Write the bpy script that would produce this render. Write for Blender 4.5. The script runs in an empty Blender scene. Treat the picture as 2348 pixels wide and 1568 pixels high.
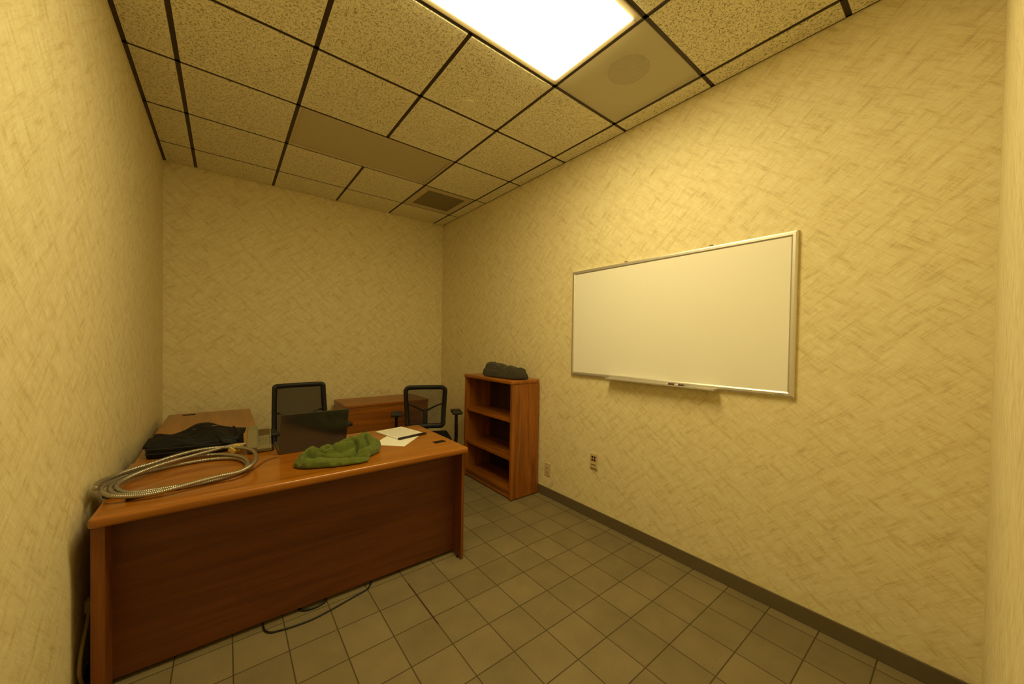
import bpy, bmesh, math, random
from mathutils import Vector, Matrix, noise
random.seed(7)
C = bpy.context.scene.collection
S = bpy.context.scene
PI = math.pi

# ------------------------------------------------------------------ camera
RW, RD, RH = 2.8076, 4.3223, 3.0077          # room: width, back wall, ceiling
YN = -0.2076                                  # near wall
cam = bpy.data.cameras.new('camera'); co = bpy.data.objects.new('camera', cam); C.objects.link(co)
cam.sensor_fit = 'HORIZONTAL'; cam.sensor_width = 36
cam.lens = 828.2793 / 2348 * 36
cam.shift_x = (1174 - 1157.2625) / 2348
cam.shift_y = (797.6555 - 784) / 2348
cam.clip_start = 0.01
co.matrix_world = (Matrix.Translation((0.4469, -0.1547, 1.4177)) @ Matrix.Rotation(-0.6587, 4, 'Z')
                   @ Matrix.Rotation(1.5555, 4, 'X') @ Matrix.Rotation(0.0163, 4, 'Z'))
S.camera = co
# ------------------------------------------------------------------ world, exposure (the lit ceiling panel is built below)
LAMP_COLOR = (1.0, 0.82, 0.385)
LAMP_STRENGTH = 15.0
w = bpy.data.worlds.new('world'); S.world = w; w.use_nodes = True
w.node_tree.nodes['Background'].inputs[0].default_value = (0.02, 0.015, 0.008, 1)
w.node_tree.nodes['Background'].inputs[1].default_value = 0.3
S.view_settings.view_transform = 'Standard'; S.view_settings.look = 'None'
S.view_settings.gamma = 1.0; S.view_settings.use_curve_mapping = False
S.view_settings.exposure = 0.50

# ------------------------------------------------------------------ materials
def nodes(name):
    m = bpy.data.materials.new(name); m.use_nodes = True
    nt = m.node_tree; return m, nt, nt.nodes, nt.links, nt.nodes['Principled BSDF']
def simple(name, col, rough=0.6, metal=0.0, spec=0.5, bump=0, bscale=200, var=0.0):
    m, nt, N, L, b = nodes(name)
    b.inputs['Base Color'].default_value = (*col, 1); b.inputs['Roughness'].default_value = rough
    b.inputs['Metallic'].default_value = metal; b.inputs['Specular IOR Level'].default_value = spec
    tc = N.new('ShaderNodeTexCoord'); nz = N.new('ShaderNodeTexNoise')
    L.new(tc.outputs['Object'], nz.inputs['Vector']); nz.inputs['Scale'].default_value = bscale
    if bump:
        bp = N.new('ShaderNodeBump'); bp.inputs['Strength'].default_value = bump; bp.inputs['Distance'].default_value = .002
        L.new(nz.outputs[0], bp.inputs['Height']); L.new(bp.outputs[0], b.inputs['Normal'])
    if var:
        mx = N.new('ShaderNodeMix'); mx.data_type = 'RGBA'
        mx.inputs[6].default_value = (*[c*(1-var) for c in col], 1); mx.inputs[7].default_value = (*[min(1, c*(1+var)) for c in col], 1)
        L.new(nz.outputs[0], mx.inputs[0]); L.new(mx.outputs[2], b.inputs['Base Color'])
    return m
def ramp(N, pts):
    r = N.new('ShaderNodeValToRGB'); e = r.color_ramp.elements
    while len(e) < len(pts): e.new(.5)
    for k, (p, c) in enumerate(pts): e[k].position = p; e[k].color = (*c, 1) if len(c) == 3 else c
    return r
def mth(N, L, op, a, b=None):
    n = N.new('ShaderNodeMath'); n.operation = op
    for i, v in enumerate((a, b)):
        if v is None: continue
        if isinstance(v, (int, float)): n.inputs[i].default_value = v
        else: L.new(v, n.inputs[i])
    return n.outputs[0]

def wallpaper(name, axis):
    """cream paper printed with crossing diagonal brush strokes"""
    m, nt, N, L, b = nodes(name)
    tc = N.new('ShaderNodeTexCoord'); sp = N.new('ShaderNodeSeparateXYZ'); L.new(tc.outputs['Object'], sp.inputs[0])
    cb = N.new('ShaderNodeCombineXYZ'); L.new(sp.outputs[axis], cb.inputs[0]); L.new(sp.outputs[2], cb.inputs[1])
    def streak(ang, along, across, off, det=2.0):
        mp = N.new('ShaderNodeMapping'); mp.vector_type = 'POINT'; mp.inputs['Rotation'].default_value = (0, 0, ang)
        mp2 = N.new('ShaderNodeMapping'); mp2.inputs['Scale'].default_value = (along, across, 1); mp2.inputs['Location'].default_value = (off, off*1.7, off)
        L.new(cb.outputs[0], mp.inputs[0]); L.new(mp.outputs[0], mp2.inputs[0])
        n = N.new('ShaderNodeTexNoise'); n.inputs['Scale'].default_value = 1; n.inputs['Detail'].default_value = det
        n.inputs['Roughness'].default_value = .6
        L.new(mp2.outputs[0], n.inputs['Vector']); return n.outputs[0]
    A = PI*.24; B = -PI*.22
    a1 = streak(A, 7.0, 34, 0); b1 = streak(B, 7.0, 34, 7)
    a2 = streak(A, 16, 170, 3, 3); b2 = streak(B, 16, 170, 9, 3)
    a3 = streak(A, 3.0, 20, 21); b3 = streak(B, 3.0, 20, 27)
    fine = mth(N, L, 'MAXIMUM', a2, b2)
    broad = mth(N, L, 'MAXIMUM', a1, b1)
    br2 = mth(N, L, 'MAXIMUM', a3, b3)
    v = mth(N, L, 'ADD', mth(N, L, 'MULTIPLY', fine, .42), mth(N, L, 'MULTIPLY', broad, .42))
    v = mth(N, L, 'ADD', v, mth(N, L, 'MULTIPLY', br2, .20))
    v = mth(N, L, 'SUBTRACT', v, .022)
    r = ramp(N, [(.44, (.90, .82, .54)), (.56, (.81, .70, .415)), (.68, (.62, .51, .25))])
    L.new(v, r.inputs[0]); L.new(r.outputs[0], b.inputs['Base Color'])
    b.inputs['Roughness'].default_value = .62; b.inputs['Specular IOR Level'].default_value = .3
    bp = N.new('ShaderNodeBump'); bp.inputs['Strength'].default_value = .12; bp.inputs['Distance'].default_value = .002
    L.new(fine, bp.inputs['Height']); L.new(bp.outputs[0], b.inputs['Normal'])
    return m

def wood(name, grain='X', dark=(.245, .076, .0022), light=(.39, .134, .0042), rough=.36, coat=.40):
    m, nt, N, L, b = nodes(name)
    tc = N.new('ShaderNodeTexCoord'); mp = N.new('ShaderNodeMapping')
    s = {'X': (1.3, 22, 22), 'Y': (22, 1.3, 22), 'Z': (22, 22, 1.3)}[grain]
    mp.inputs['Scale'].default_value = s; L.new(tc.outputs['Object'], mp.inputs[0])
    n1 = N.new('ShaderNodeTexNoise'); n1.inputs['Scale'].default_value = .9; n1.inputs['Detail'].default_value = 4; n1.inputs['Distortion'].default_value = .7
    L.new(mp.outputs[0], n1.inputs['Vector'])
    mp2 = N.new('ShaderNodeMapping'); mp2.inputs['Scale'].default_value = tuple(x*(9 if x > 5 else 5) for x in s); L.new(tc.outputs['Object'], mp2.inputs[0])
    n2 = N.new('ShaderNodeTexNoise'); n2.inputs['Scale'].default_value = 1; n2.inputs['Detail'].default_value = 2
    L.new(mp2.outputs[0], n2.inputs['Vector'])
    v = mth(N, L, 'ADD', mth(N, L, 'MULTIPLY', n1.outputs[0], .72), mth(N, L, 'MULTIPLY', n2.outputs[0], .34))
    r = ramp(N, [(.36, dark), (.50, tuple((a+b_)/2 for a, b_ in zip(dark, light))), (.66, light)])
    L.new(v, r.inputs[0]); L.new(r.outputs[0], b.inputs['Base Color'])
    b.inputs['Roughness'].default_value = rough; b.inputs['Specular IOR Level'].default_value = .5
    bp = N.new('ShaderNodeBump'); bp.inputs['Strength'].default_value = .06; bp.inputs['Distance'].default_value = .001
    L.new(n2.outputs[0], bp.inputs['Height']); L.new(bp.outputs[0], b.inputs['Normal'])
    b.inputs['Coat Weight'].default_value = coat; b.inputs['Coat Roughness'].default_value = .07
    return m

def floor_mat():
    m, nt, N, L, b = nodes('floor_tile')
    T, FX, FY = .2046, 1.2972, 1.5088
    tc = N.new('ShaderNodeTexCoord'); sp = N.new('ShaderNodeSeparateXYZ'); L.new(tc.outputs['Object'], sp.inputs[0])
    def edge(o, off):
        u = mth(N, L, 'DIVIDE', mth(N, L, 'SUBTRACT', o, off), T)
        f = mth(N, L, 'FRACT', mth(N, L, 'ADD', u, 50.5))            # 0.5 on the joint
        return mth(N, L, 'ABSOLUTE', mth(N, L, 'SUBTRACT', f, .5)), mth(N, L, 'FLOOR', mth(N, L, 'ADD', u, 50.0))
    ex, ix = edge(sp.outputs[0], FX); ey, iy = edge(sp.outputs[1], FY)
    d = mth(N, L, 'MINIMUM', ex, ey)
    nz = N.new('ShaderNodeTexNoise'); nz.inputs['Scale'].default_value = 6; nz.inputs['Detail'].default_value = 5
    L.new(tc.outputs['Object'], nz.inputs['Vector'])
    nf = N.new('ShaderNodeTexNoise'); nf.inputs['Scale'].default_value = 160; nf.inputs['Detail'].default_value = 2
    L.new(tc.outputs['Object'], nf.inputs['Vector'])
    wn = N.new('ShaderNodeTexWhiteNoise'); cb = N.new('ShaderNodeCombineXYZ'); L.new(ix, cb.inputs[0]); L.new(iy, cb.inputs[1]); L.new(cb.outputs[0], wn.inputs['Vector'])
    v = mth(N, L, 'ADD', mth(N, L, 'MULTIPLY', nz.outputs[0], .5), mth(N, L, 'MULTIPLY', nf.outputs[0], .35))
    v = mth(N, L, 'ADD', v, mth(N, L, 'MULTIPLY', wn.outputs[0], .18))
    r = ramp(N, [(.30, (.165, .130, .066)), (.72, (.255, .203, .105))])
    L.new(v, r.inputs[0])
    g = N.new('ShaderNodeMapRange'); g.inputs[1].default_value = .009; g.inputs[2].default_value = .015; L.new(d, g.inputs[0])
    mx = N.new('ShaderNodeMix'); mx.data_type = 'RGBA'; mx.inputs[6].default_value = (.070, .050, .018, 1)
    L.new(g.outputs[0], mx.inputs[0]); L.new(r.outputs[0], mx.inputs[7])
    # reddish dirt lying in one stretch of joint
    st = mth(N, L, 'LESS_THAN', mth(N, L, 'ABSOLUTE', mth(N, L, 'SUBTRACT', sp.outputs[0], FX)), .0045)
    st = mth(N, L, 'MULTIPLY', st, mth(N, L, 'LESS_THAN', mth(N, L, 'ABSOLUTE', mth(N, L, 'SUBTRACT', sp.outputs[1], 1.64)), .19))
    st = mth(N, L, 'MULTIPLY', st, .75)
    m2 = N.new('ShaderNodeMix'); m2.data_type = 'RGBA'; m2.inputs[7].default_value = (.05, .010, .006, 1)
    L.new(st, m2.inputs[0]); L.new(mx.outputs[2], m2.inputs[6]); L.new(m2.outputs[2], b.inputs['Base Color'])
    b.inputs['Roughness'].default_value = .55; b.inputs['Specular IOR Level'].default_value = .35
    bp = N.new('ShaderNodeBump'); bp.inputs['Strength'].default_value = .5; bp.inputs['Distance'].default_value = .002
    L.new(g.outputs[0], bp.inputs['Height']); L.new(bp.outputs[0], b.inputs['Normal'])
    return m

def ceiling_mat():
    m, nt, N, L, b = nodes('ceiling_tile')
    tc = N.new('ShaderNodeTexCoord')
    n1 = N.new('ShaderNodeTexNoise'); n1.inputs['Scale'].default_value = 120; n1.inputs['Detail'].default_value = 4; n1.inputs['Distortion'].default_value = 1.2
    L.new(tc.outputs['Object'], n1.inputs['Vector'])
    n2 = N.new('ShaderNodeTexNoise'); n2.inputs['Scale'].default_value = 4
    L.new(tc.outputs['Object'], n2.inputs['Vector'])
    g = N.new('ShaderNodeMapRange'); g.inputs[1].default_value = .33; g.inputs[2].default_value = .45; L.new(n1.outputs[0], g.inputs[0])
    r = ramp(N, [(0, (.52, .40, .18)), (1, (.96, .90, .66))]); L.new(g.outputs[0], r.inputs[0])
    L.new(r.outputs[0], b.inputs['Base Color']); b.inputs['Roughness'].default_value = .9; b.inputs['Specular IOR Level'].default_value = .1
    bp = N.new('ShaderNodeBump'); bp.inputs['Strength'].default_value = .9; bp.inputs['Distance'].default_value = .004
    L.new(g.outputs[0], bp.inputs['Height']); L.new(bp.outputs[0], b.inputs['Normal'])
    return m

def see_through(name, col, opacity, rough=.7, scale=0):
    m, nt, N, L, b = nodes(name)
    b.inputs['Base Color'].default_value = (*col, 1); b.inputs['Roughness'].default_value = rough
    t = N.new('ShaderNodeBsdfTransparent'); mx = N.new('ShaderNodeMixShader'); mx.inputs[0].default_value = opacity
    L.new(t.outputs[0], mx.inputs[1]); L.new(b.outputs[0], mx.inputs[2]); L.new(mx.outputs[0], N['Material Output'].inputs[0])
    return m
def perforated():
    m, nt, N, L, b = nodes('perforated_metal')
    b.inputs['Base Color'].default_value = (.80, .73, .54, 1); b.inputs['Roughness'].default_value = .5
    tc = N.new('ShaderNodeTexCoord'); sp = N.new('ShaderNodeSeparateXYZ'); L.new(tc.outputs['Object'], sp.inputs[0])
    def cell(o): return mth(N, L, 'SUBTRACT', mth(N, L, 'FRACT', mth(N, L, 'MULTIPLY', o, 170.0)), .5)
    cx_, cy_ = cell(sp.outputs[0]), cell(sp.outputs[1])
    d = mth(N, L, 'SQRT', mth(N, L, 'ADD', mth(N, L, 'MULTIPLY', cx_, cx_), mth(N, L, 'MULTIPLY', cy_, cy_)))
    hole = mth(N, L, 'LESS_THAN', d, .41)
    t_ = N.new('ShaderNodeBsdfTransparent'); mx = N.new('ShaderNodeMixShader'); L.new(hole, mx.inputs[0])
    L.new(b.outputs[0], mx.inputs[1]); L.new(t_.outputs[0], mx.inputs[2]); L.new(mx.outputs[0], N['Material Output'].inputs[0])
    return m
def emit(name, col, st):
    m, nt, N, L, b = nodes(name)
    b.inputs['Base Color'].default_value = (.8, .8, .8, 1)
    b.inputs['Emission Color'].default_value = (*col, 1); b.inputs['Emission Strength'].default_value = st
    return m
def pad_mat():
    m, nt, N, L, b = nodes('printed_page')
    tc = N.new('ShaderNodeTexCoord'); sp = N.new('ShaderNodeSeparateXYZ'); L.new(tc.outputs['Object'], sp.inputs[0])
    f = mth(N, L, 'FRACT', mth(N, L, 'MULTIPLY', sp.outputs[1], 110))
    ln = mth(N, L, 'LESS_THAN', f, .4)
    nz = N.new('ShaderNodeTexNoise'); nz.inputs['Scale'].default_value = 260; L.new(tc.outputs['Object'], nz.inputs['Vector'])
    ink = mth(N, L, 'MULTIPLY', ln, mth(N, L, 'GREATER_THAN', nz.outputs[0], .47))
    inx = mth(N, L, 'LESS_THAN', mth(N, L, 'ABSOLUTE', sp.outputs[0]), .092); iny = mth(N, L, 'LESS_THAN', mth(N, L, 'ABSOLUTE', sp.outputs[1]), .118)
    ink = mth(N, L, 'MULTIPLY', mth(N, L, 'MULTIPLY', ink, inx), iny)
    mx = N.new('ShaderNodeMix'); mx.data_type = 'RGBA'; mx.inputs[6].default_value = (.84, .83, .77, 1); mx.inputs[7].default_value = (.42, .41, .36, 1)
    L.new(ink, mx.inputs[0]); L.new(mx.outputs[2], b.inputs['Base Color']); b.inputs['Roughness'].default_value = .7
    return m
def fleece(name, c1, c2):
    m, nt, N, L, b = nodes(name)
    tc = N.new('ShaderNodeTexCoord'); n = N.new('ShaderNodeTexNoise'); n.inputs['Scale'].default_value = 700; n.inputs['Detail'].default_value = 2
    L.new(tc.outputs['Object'], n.inputs['Vector']); r = ramp(N, [(.35, c1), (.65, c2)]); L.new(n.outputs[0], r.inputs[0])
    L.new(r.outputs[0], b.inputs['Base Color']); b.inputs['Roughness'].default_value = .95; b.inputs['Specular IOR Level'].default_value = .1
    b.inputs['Sheen Weight'].default_value = .15
    bp = N.new('ShaderNodeBump'); bp.inputs['Strength'].default_value = .25; bp.inputs['Distance'].default_value = .001
    L.new(n.outputs[0], bp.inputs['Height']); L.new(bp.outputs[0], b.inputs['Normal'])
    return m

M = dict(
    paper_x=wallpaper('wallpaper_side', 1), paper_y=wallpaper('wallpaper_end', 0),
    floor=floor_mat(), ceil=ceiling_mat(),
    grid=simple('bronze_grid', (.046, .026, .014), .5, .2),
    base=simple('vinyl_baseboard', (.135, .105, .055), .55, var=.1, bscale=30),
    desk_x=wood('oak_lengthwise', 'X'), desk_y=wood('oak_crosswise', 'Y'), desk_z=wood('oak_upright', 'Z'),
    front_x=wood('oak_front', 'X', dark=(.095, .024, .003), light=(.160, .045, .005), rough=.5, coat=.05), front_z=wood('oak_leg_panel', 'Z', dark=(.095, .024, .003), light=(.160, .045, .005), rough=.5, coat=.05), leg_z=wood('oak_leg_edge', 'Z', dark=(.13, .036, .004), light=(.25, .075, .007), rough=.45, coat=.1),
    case_x=wood('oak_case_lengthwise', 'X', dark=(.155, .044, .0025), light=(.40, .125, .0055), rough=.42, coat=.25), case_y=wood('oak_case_crosswise', 'Y', dark=(.155, .044, .0025), light=(.40, .125, .0055), rough=.42, coat=.25), case_z=wood('oak_case_upright', 'Z', dark=(.155, .044, .0025), light=(.40, .125, .0055), rough=.42, coat=.25),
    case_back_shade=wood('oak_case_back_shaded', 'Z', dark=(.035, .010, .002), light=(.07, .02, .003), rough=.6, coat=0),  # case oak darkened: shadow inside the shelves is put into the colour
    black=simple('black_plastic', (.007, .006, .006), .45, spec=.3), rubber=simple('black_rubber', (.010, .009, .009), .65),
    fabric=simple('black_seat_fabric', (.012, .012, .013), .95, bump=.4, bscale=400, spec=.1),
    mesh_a=see_through('dense_chair_mesh', (.030, .021, .010), .90), mesh_b=see_through('open_chair_mesh', (.008, .006, .004), .58),
    alu=simple('aluminium', (.74, .71, .65), .42, .75, var=.05, bscale=60), chrome=simple('chrome', (.7, .7, .7), .15, 1.0),
    steel=simple('galvanised_conduit', (.40, .37, .31), .36, .85),
    board=simple('whiteboard_surface', (.95, .925, .84), .30, spec=.35),
    plate=simple('ivory_plate', (.62, .50, .26), .45), plate2=simple('ivory_insert', (.66, .55, .32), .4),
    darkhole=simple('dark_slot', (.02, .008, .010), .6), pinkish=simple('pale_cross_insert', (.62, .42, .30), .5),
    cream=simple('cream_cover', (.90, .82, .60), .6),
    frame_b=simple('beige_enamel', (.60, .50, .32), .45), lens_off=simple('unlit_diffuser', (.56, .49, .31), .35, bump=.4, bscale=300, var=.06),
    duct=simple('vent_dark', (.05, .035, .018), .8), louver=simple('vent_louver', (.26, .20, .10), .5),
    speaker_cloth=perforated(),
    cone=simple('speaker_cone', (.012, .010, .010), .8), backbox=simple('speaker_backing', (.85, .78, .62), .8),
    lamp=emit('lit_diffuser', LAMP_COLOR, LAMP_STRENGTH),
    laptop=simple('brushed_laptop_lid', (.115, .110, .100), .20, .75, bump=.03, bscale=500), laptop_dark=simple('laptop_keys', (.02, .02, .02), .5),
    screen=simple('dark_screen', (.006, .007, .008), .12),
    bag=simple('black_nylon', (.0085, .0085, .0095), .6, bump=.5, bscale=350, spec=.25), zipper=simple('zipper', (.020, .019, .020), .5),
    tag=simple('faded_pink_tag', (.20, .13, .14), .6),
    phone=simple('olive_grey_plastic', (.20, .17, .085), .5, bump=.15, bscale=500), phone_d=simple('phone_screen', (.085, .055, .02), .35),
    tape=simple('yellow_tape', (.62, .45, .12), .5),
    inside=simple('collar_inside', (.010, .016, .005), .95, spec=.1),
    green=fleece('green_fleece', (.080, .108, .018), (.125, .155, .030)),
    grey=fleece('dark_grey_cloth', (.040, .037, .024), (.072, .066, .042)), 
    label_brown=simple('tan_lining', (.22, .15, .03), .9),
    page=simple('white_page', (.87, .86, .80), .7), pad=pad_mat(), binding=simple('dark_binding', (.018, .009, .007), .5),
    cable=simple('black_cable', (.008, .007, .007), .5), wire=simple('brown_wire', (.14, .06, .025), .45), beige_cable=simple('tan_cable', (.26, .19, .075), .6),
    white=simple('white_plastic', (.75, .70, .60), .4), ink=simple('dark_print', (.06, .045, .02), .6), marker_l=simple('marker_label', (.06, .03, .025), .5),
    rust=simple('rust_red_stain', (.10, .018, .008), .7),
)

# ------------------------------------------------------------------ mesh helpers
def obj(name, bm, mat, parent=None, smooth=False, loc=None):
    me = bpy.data.meshes.new(name); bm.normal_update(); bm.to_mesh(me); bm.free()
    if smooth:
        for p in me.polygons: p.use_smooth = True
    o = bpy.data.objects.new(name, me); C.objects.link(o)
    for m_ in (mat if isinstance(mat, (list, tuple)) else [mat]): me.materials.append(m_)
    if not smooth and name in ('desktop', 'top'):
        for p in me.polygons: p.use_smooth = True
        wn_ = o.modifiers.new('wn', 'WEIGHTED_NORMAL'); wn_.weight = 100; wn_.keep_sharp = True
    if parent: o.parent = parent
    if loc: o.location = loc
    return o
def thing(name, label, cat, loc=(0, 0, 0), rotz=0, group=None):
    o = bpy.data.objects.new(name, None); C.objects.link(o); o.empty_display_size = .1
    o.location = loc; o.rotation_euler = (0, 0, rotz); o['label'] = label; o['category'] = cat
    if group: o['group'] = group
    return o
def tag(o, label, cat, group=None):
    o['label'] = label; o['category'] = cat
    if group: o['group'] = group
    return o
def struct(name, bm, mat):
    o = obj(name, bm, mat); o['kind'] = 'structure'; return o
def box(bm, x0, x1, y0, y1, z0, z1, bev=0, seg=2, mi=0, mat=None):
    r = bmesh.ops.create_cube(bm, size=1)
    vs = r['verts']
    for v in vs: v.co = Vector(((x0+x1)/2+v.co.x*(x1-x0), (y0+y1)/2+v.co.y*(y1-y0), (z0+z1)/2+v.co.z*(z1-z0)))
    if bev:
        es = list({e for v in vs for e in v.link_edges})
        q = bmesh.ops.bevel(bm, geom=es, offset=bev, segments=seg, affect='EDGES', profile=.6)
        vs = list({v for f in q['faces'] for v in f.verts} | {v for v in vs if v.is_valid})
    if mat is not None:
        for v in vs: v.co = mat @ v.co
    if mi:
        for f in {f for v in vs for f in v.link_faces}: f.material_index = mi
    return vs
def nb(): return bmesh.new()
def bx(*a, **k):
    b = nb(); box(b, *a, **k); return b
def cyl(bm, p0, p1, r0, r1=None, seg=16, cap=True):
    r1 = r0 if r1 is None else r1
    p0, p1 = Vector(p0), Vector(p1); d = (p1-p0); q = d.to_track_quat('Z', 'Y')
    A = [bm.verts.new(p0 + q @ Vector((r0*math.cos(t), r0*math.sin(t), 0))) for t in [2*PI*k/seg for k in range(seg)]]
    B = [bm.verts.new(p1 + q @ Vector((r1*math.cos(t), r1*math.sin(t), 0))) for t in [2*PI*k/seg for k in range(seg)]]
    for k in range(seg): bm.faces.new((A[k], A[(k+1) % seg], B[(k+1) % seg], B[k]))
    if cap: bm.faces.new(A[::-1]); bm.faces.new(B)
    return A+B
def catmull(pts, n, closed=False):
    pts = [Vector(p) for p in pts]; out = []
    m = len(pts)
    for i in range(m if closed else m-1):
        g = (lambda k: pts[k % m]) if closed else (lambda k: pts[min(max(k, 0), m-1)])
        p0, p1, p2, p3 = g(i-1), g(i), g(i+1), g(i+2)
        for k in range(n):
            t = k/n
            out.append(.5*((2*p1)+(p2-p0)*t+(2*p0-5*p1+4*p2-p3)*t*t+(3*p1-p0-3*p2+p3)*t**3))
    if not closed: out.append(pts[-1].copy())
    return out
def resample(path, step):
    out = [path[0].copy()]; acc = 0
    for a, b in zip(path, path[1:]):
        d = (b-a).length
        while acc + d >= step:
            t = (step-acc)/d; a = a+(b-a)*t; out.append(a.copy()); d = (b-a).length; acc = 0
        acc += d
    return out
def tube(bm, path, rad, seg=8, closed=False):
    """rad: number or function(i) ; parallel transported rings"""
    n = len(path); rf = rad if callable(rad) else (lambda i: rad)
    rings = []; up = Vector((0, 0, 1)); T0 = (path[1]-path[0]).normalized()
    if abs(T0.dot(up)) > .95: up = Vector((1, 0, 0))
    nrm = T0.cross(up).normalized()
    for i in range(n):
        a = path[i-1] if (i > 0 or closed) else path[i]; b = path[(i+1) % n] if (i < n-1 or closed) else path[i]
        T = (b-a).normalized(); nrm = (nrm - T*nrm.dot(T)).normalized(); bi = T.cross(nrm)
        r = rf(i)
        rings.append([bm.verts.new(path[i]+nrm*r*math.cos(2*PI*k/seg)+bi*r*math.sin(2*PI*k/seg)) for k in range(seg)])
    for i in range(n-1 if not closed else n):
        A, B = rings[i], rings[(i+1) % n]
        for k in range(seg): bm.faces.new((A[k], A[(k+1) % seg], B[(k+1) % seg], B[k]))
    if not closed: bm.faces.new(rings[0][::-1]); bm.faces.new(rings[-1])
    return rings
def rrect(w0, w1, h, r, n=6):
    """rounded outline: width w0 at z=0 (bottom), w1 at z=h"""
    pts = []
    for cx, cz, a0 in ((w0/2-r, r, -PI/2), (w1/2-r, h-r, 0), (-w1/2+r, h-r, PI/2), (-w0/2+r, r, PI)):
        for k in range(n+1):
            a = a0+PI/2*k/n; pts.append((cx+r*math.cos(a), cz+r*math.sin(a)))
    return pts

# ------------------------------------------------------------------ the room
th = .12
struct('floor', bx(-th, RW+th, YN-th, RD+th, -.08, 0), M['floor'])
struct('wall_left', bx(-th, 0, YN, RD, 0, RH+.06), M['paper_x'])
struct('wall_right', bx(RW, RW+th, YN, RD, 0, RH+.06), M['paper_x'])
struct('wall_back', bx(-th, RW+th, RD, RD+th, 0, RH+.06), M['paper_y'])
struct('wall_front', bx(-th, RW+th, YN-th, YN, 0, RH+.06), M['paper_y'])
def bboard(name, x0, x1, y0, y1):
    b = bx(x0, x1, y0, y1, 0, .084, bev=.0035); struct(name, b, M['base'])
bboard('baseboard_right', RW-.009, RW, YN, RD)
bboard('baseboard_back', 0, RW-.009, RD-.009, RD)
bboard('baseboard_left', 0, .009, YN, RD-.009)
bboard('baseboard_front', .009, RW-.009, YN, YN+.009)

# ceiling grid lines
U = .6096; XO = .2242; YO = .4267
LX = {i: XO+U*(i-2) for i in range(2, 7)}            # 2..6
CY = {j: RD-YO-U*(j-1) for j in range(1, 8)}         # 1..7
xs = [0.0]+[LX[i] for i in range(2, 7)]+[RW]
ys = [YN]+[CY[j] for j in range(7, 0, -1)]+[RD]
GW = .0120
gb = nb(); zt = RH
def tee(x0, x1, y0, y1): box(gb, x0, x1, y0, y1, zt-.0008, zt+.012)
for i in (2, 3, 5, 6): tee(LX[i]-GW, LX[i]+GW, YN, RD)
for (a, b_) in ((YN, CY[6]), (CY[5], CY[3]), (CY[2], RD)): tee(LX[4]-GW, LX[4]+GW, a, b_)
for j in range(1, 8): tee(0, RW, CY[j]-GW*.9, CY[j]+GW*.9)
tee(0, .022, YN, RD); tee(RW-.012, RW, YN, RD); tee(0, RW, RD-.008, RD); tee(0, RW, YN, YN+.012)
struct('trim_1', gb, M['grid'])
cb_ = nb()
box(cb_, -.05, RW+.05, YN-.05, RD+.05, zt+.045, zt+.06)
skip = set()
for i in range(len(xs)-1):
    for j in range(len(ys)-1):
        x0, x1, y0, y1 = xs[i], xs[i+1], ys[j], ys[j+1]
        cxm, cym = (x0+x1)/2, (y0+y1)/2
        inlight = LX[3] < cxm < LX[5] and CY[6] < cym < CY[5]
        inspk = LX[5] < cxm < LX[6] and CY[6] < cym < CY[5]
        inoff = LX[3] < cxm < LX[5] and CY[3] < cym < CY[2]
        invent = LX[5] < cxm < LX[6] and CY[2] < cym < CY[1]
        if inlight or inspk or inoff or invent: continue
        g0 = .022 if i == 0 else GW; g1 = .012 if i == len(xs)-2 else GW
        h0 = .012 if j == 0 else GW; h1 = .008 if j == len(ys)-2 else GW
        box(cb_, x0+g0, x1-g1, y0+h0, y1-h1, zt-.006, zt+.03, bev=.0015, seg=1)
struct('ceiling', cb_, M['ceil'])

# lit 2x4 fixture
def fixture(name, label, y0, y1, lit):
    x0, x1 = LX[3]+GW, LX[5]-GW; y0 += GW; y1 -= GW
    t = thing(name, label, 'ceiling light', ((x0+x1)/2, (y0+y1)/2, zt))
    hx, hy = (x1-x0)/2, (y1-y0)/2; f = .028 if lit else .014; b = nb()
    for s in (-1, 1):
        box(b, -hx, hx, s*hy-(f if s > 0 else 0), s*hy+(0 if s > 0 else f), -.007, .03, bev=.002)
        box(b, s*hx-(f if s > 0 else 0), s*hx+(0 if s > 0 else f), -hy+f, hy-f, -.007, .03, bev=.002)
    obj('frame', b, M['frame_b'], t)
    if lit:                                   # shallow drop pan with sloping sides
        b = nb(); a_ = [(-1, -1), (1, -1), (1, 1), (-1, 1)]; R_ = []
        for z, i_ in ((.004, 0), (-.006, .001), (-.017, .010)): R_.append([b.verts.new((sx*(hx-f-i_), sy*(hy-f-i_), z)) for sx, sy in a_])
        for A, B in zip(R_, R_[1:]):
            for k in range(4): b.faces.new((A[k], B[k], B[(k+1) % 4], A[(k+1) % 4]))
        b.faces.new(R_[0]); b.faces.new(R_[-1][::-1])
        obj('diffuser', b, M['lamp'], t)
    else: obj('diffuser', bx(-hx+f, hx-f, -hy+f, hy-f, .004, .012), M['lens_off'], t)
    return t
fixture('ceiling_light', 'glowing white rectangular ceiling light panel, switched on', CY[6], CY[5], True)
fixture('ceiling_light', 'unlit rectangular ceiling light with flat dull diffuser', CY[3], CY[2], False)

# perforated speaker panel
x0, x1, y0, y1 = LX[5]+GW, LX[6]-GW, CY[6]+GW, CY[5]-GW
t = thing('ceiling_speaker', 'square perforated ceiling speaker panel beside the lit light', 'speaker', ((x0+x1)/2, (y0+y1)/2, zt))
hx, hy = (x1-x0)/2, (y1-y0)/2
obj('grille', bx(-hx, hx, -hy, hy, -.004, -.002), M['speaker_cloth'], t)
b = nb(); cyl(b, (-.06, -.05, .004), (-.06, -.05, .020), .118, .08, 40); obj('speaker_cone', b, M['cone'], t, True)
obj('backing_plate', bx(-hx, hx, -hy, hy, .021, .027), M['backbox'], t)

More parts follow.
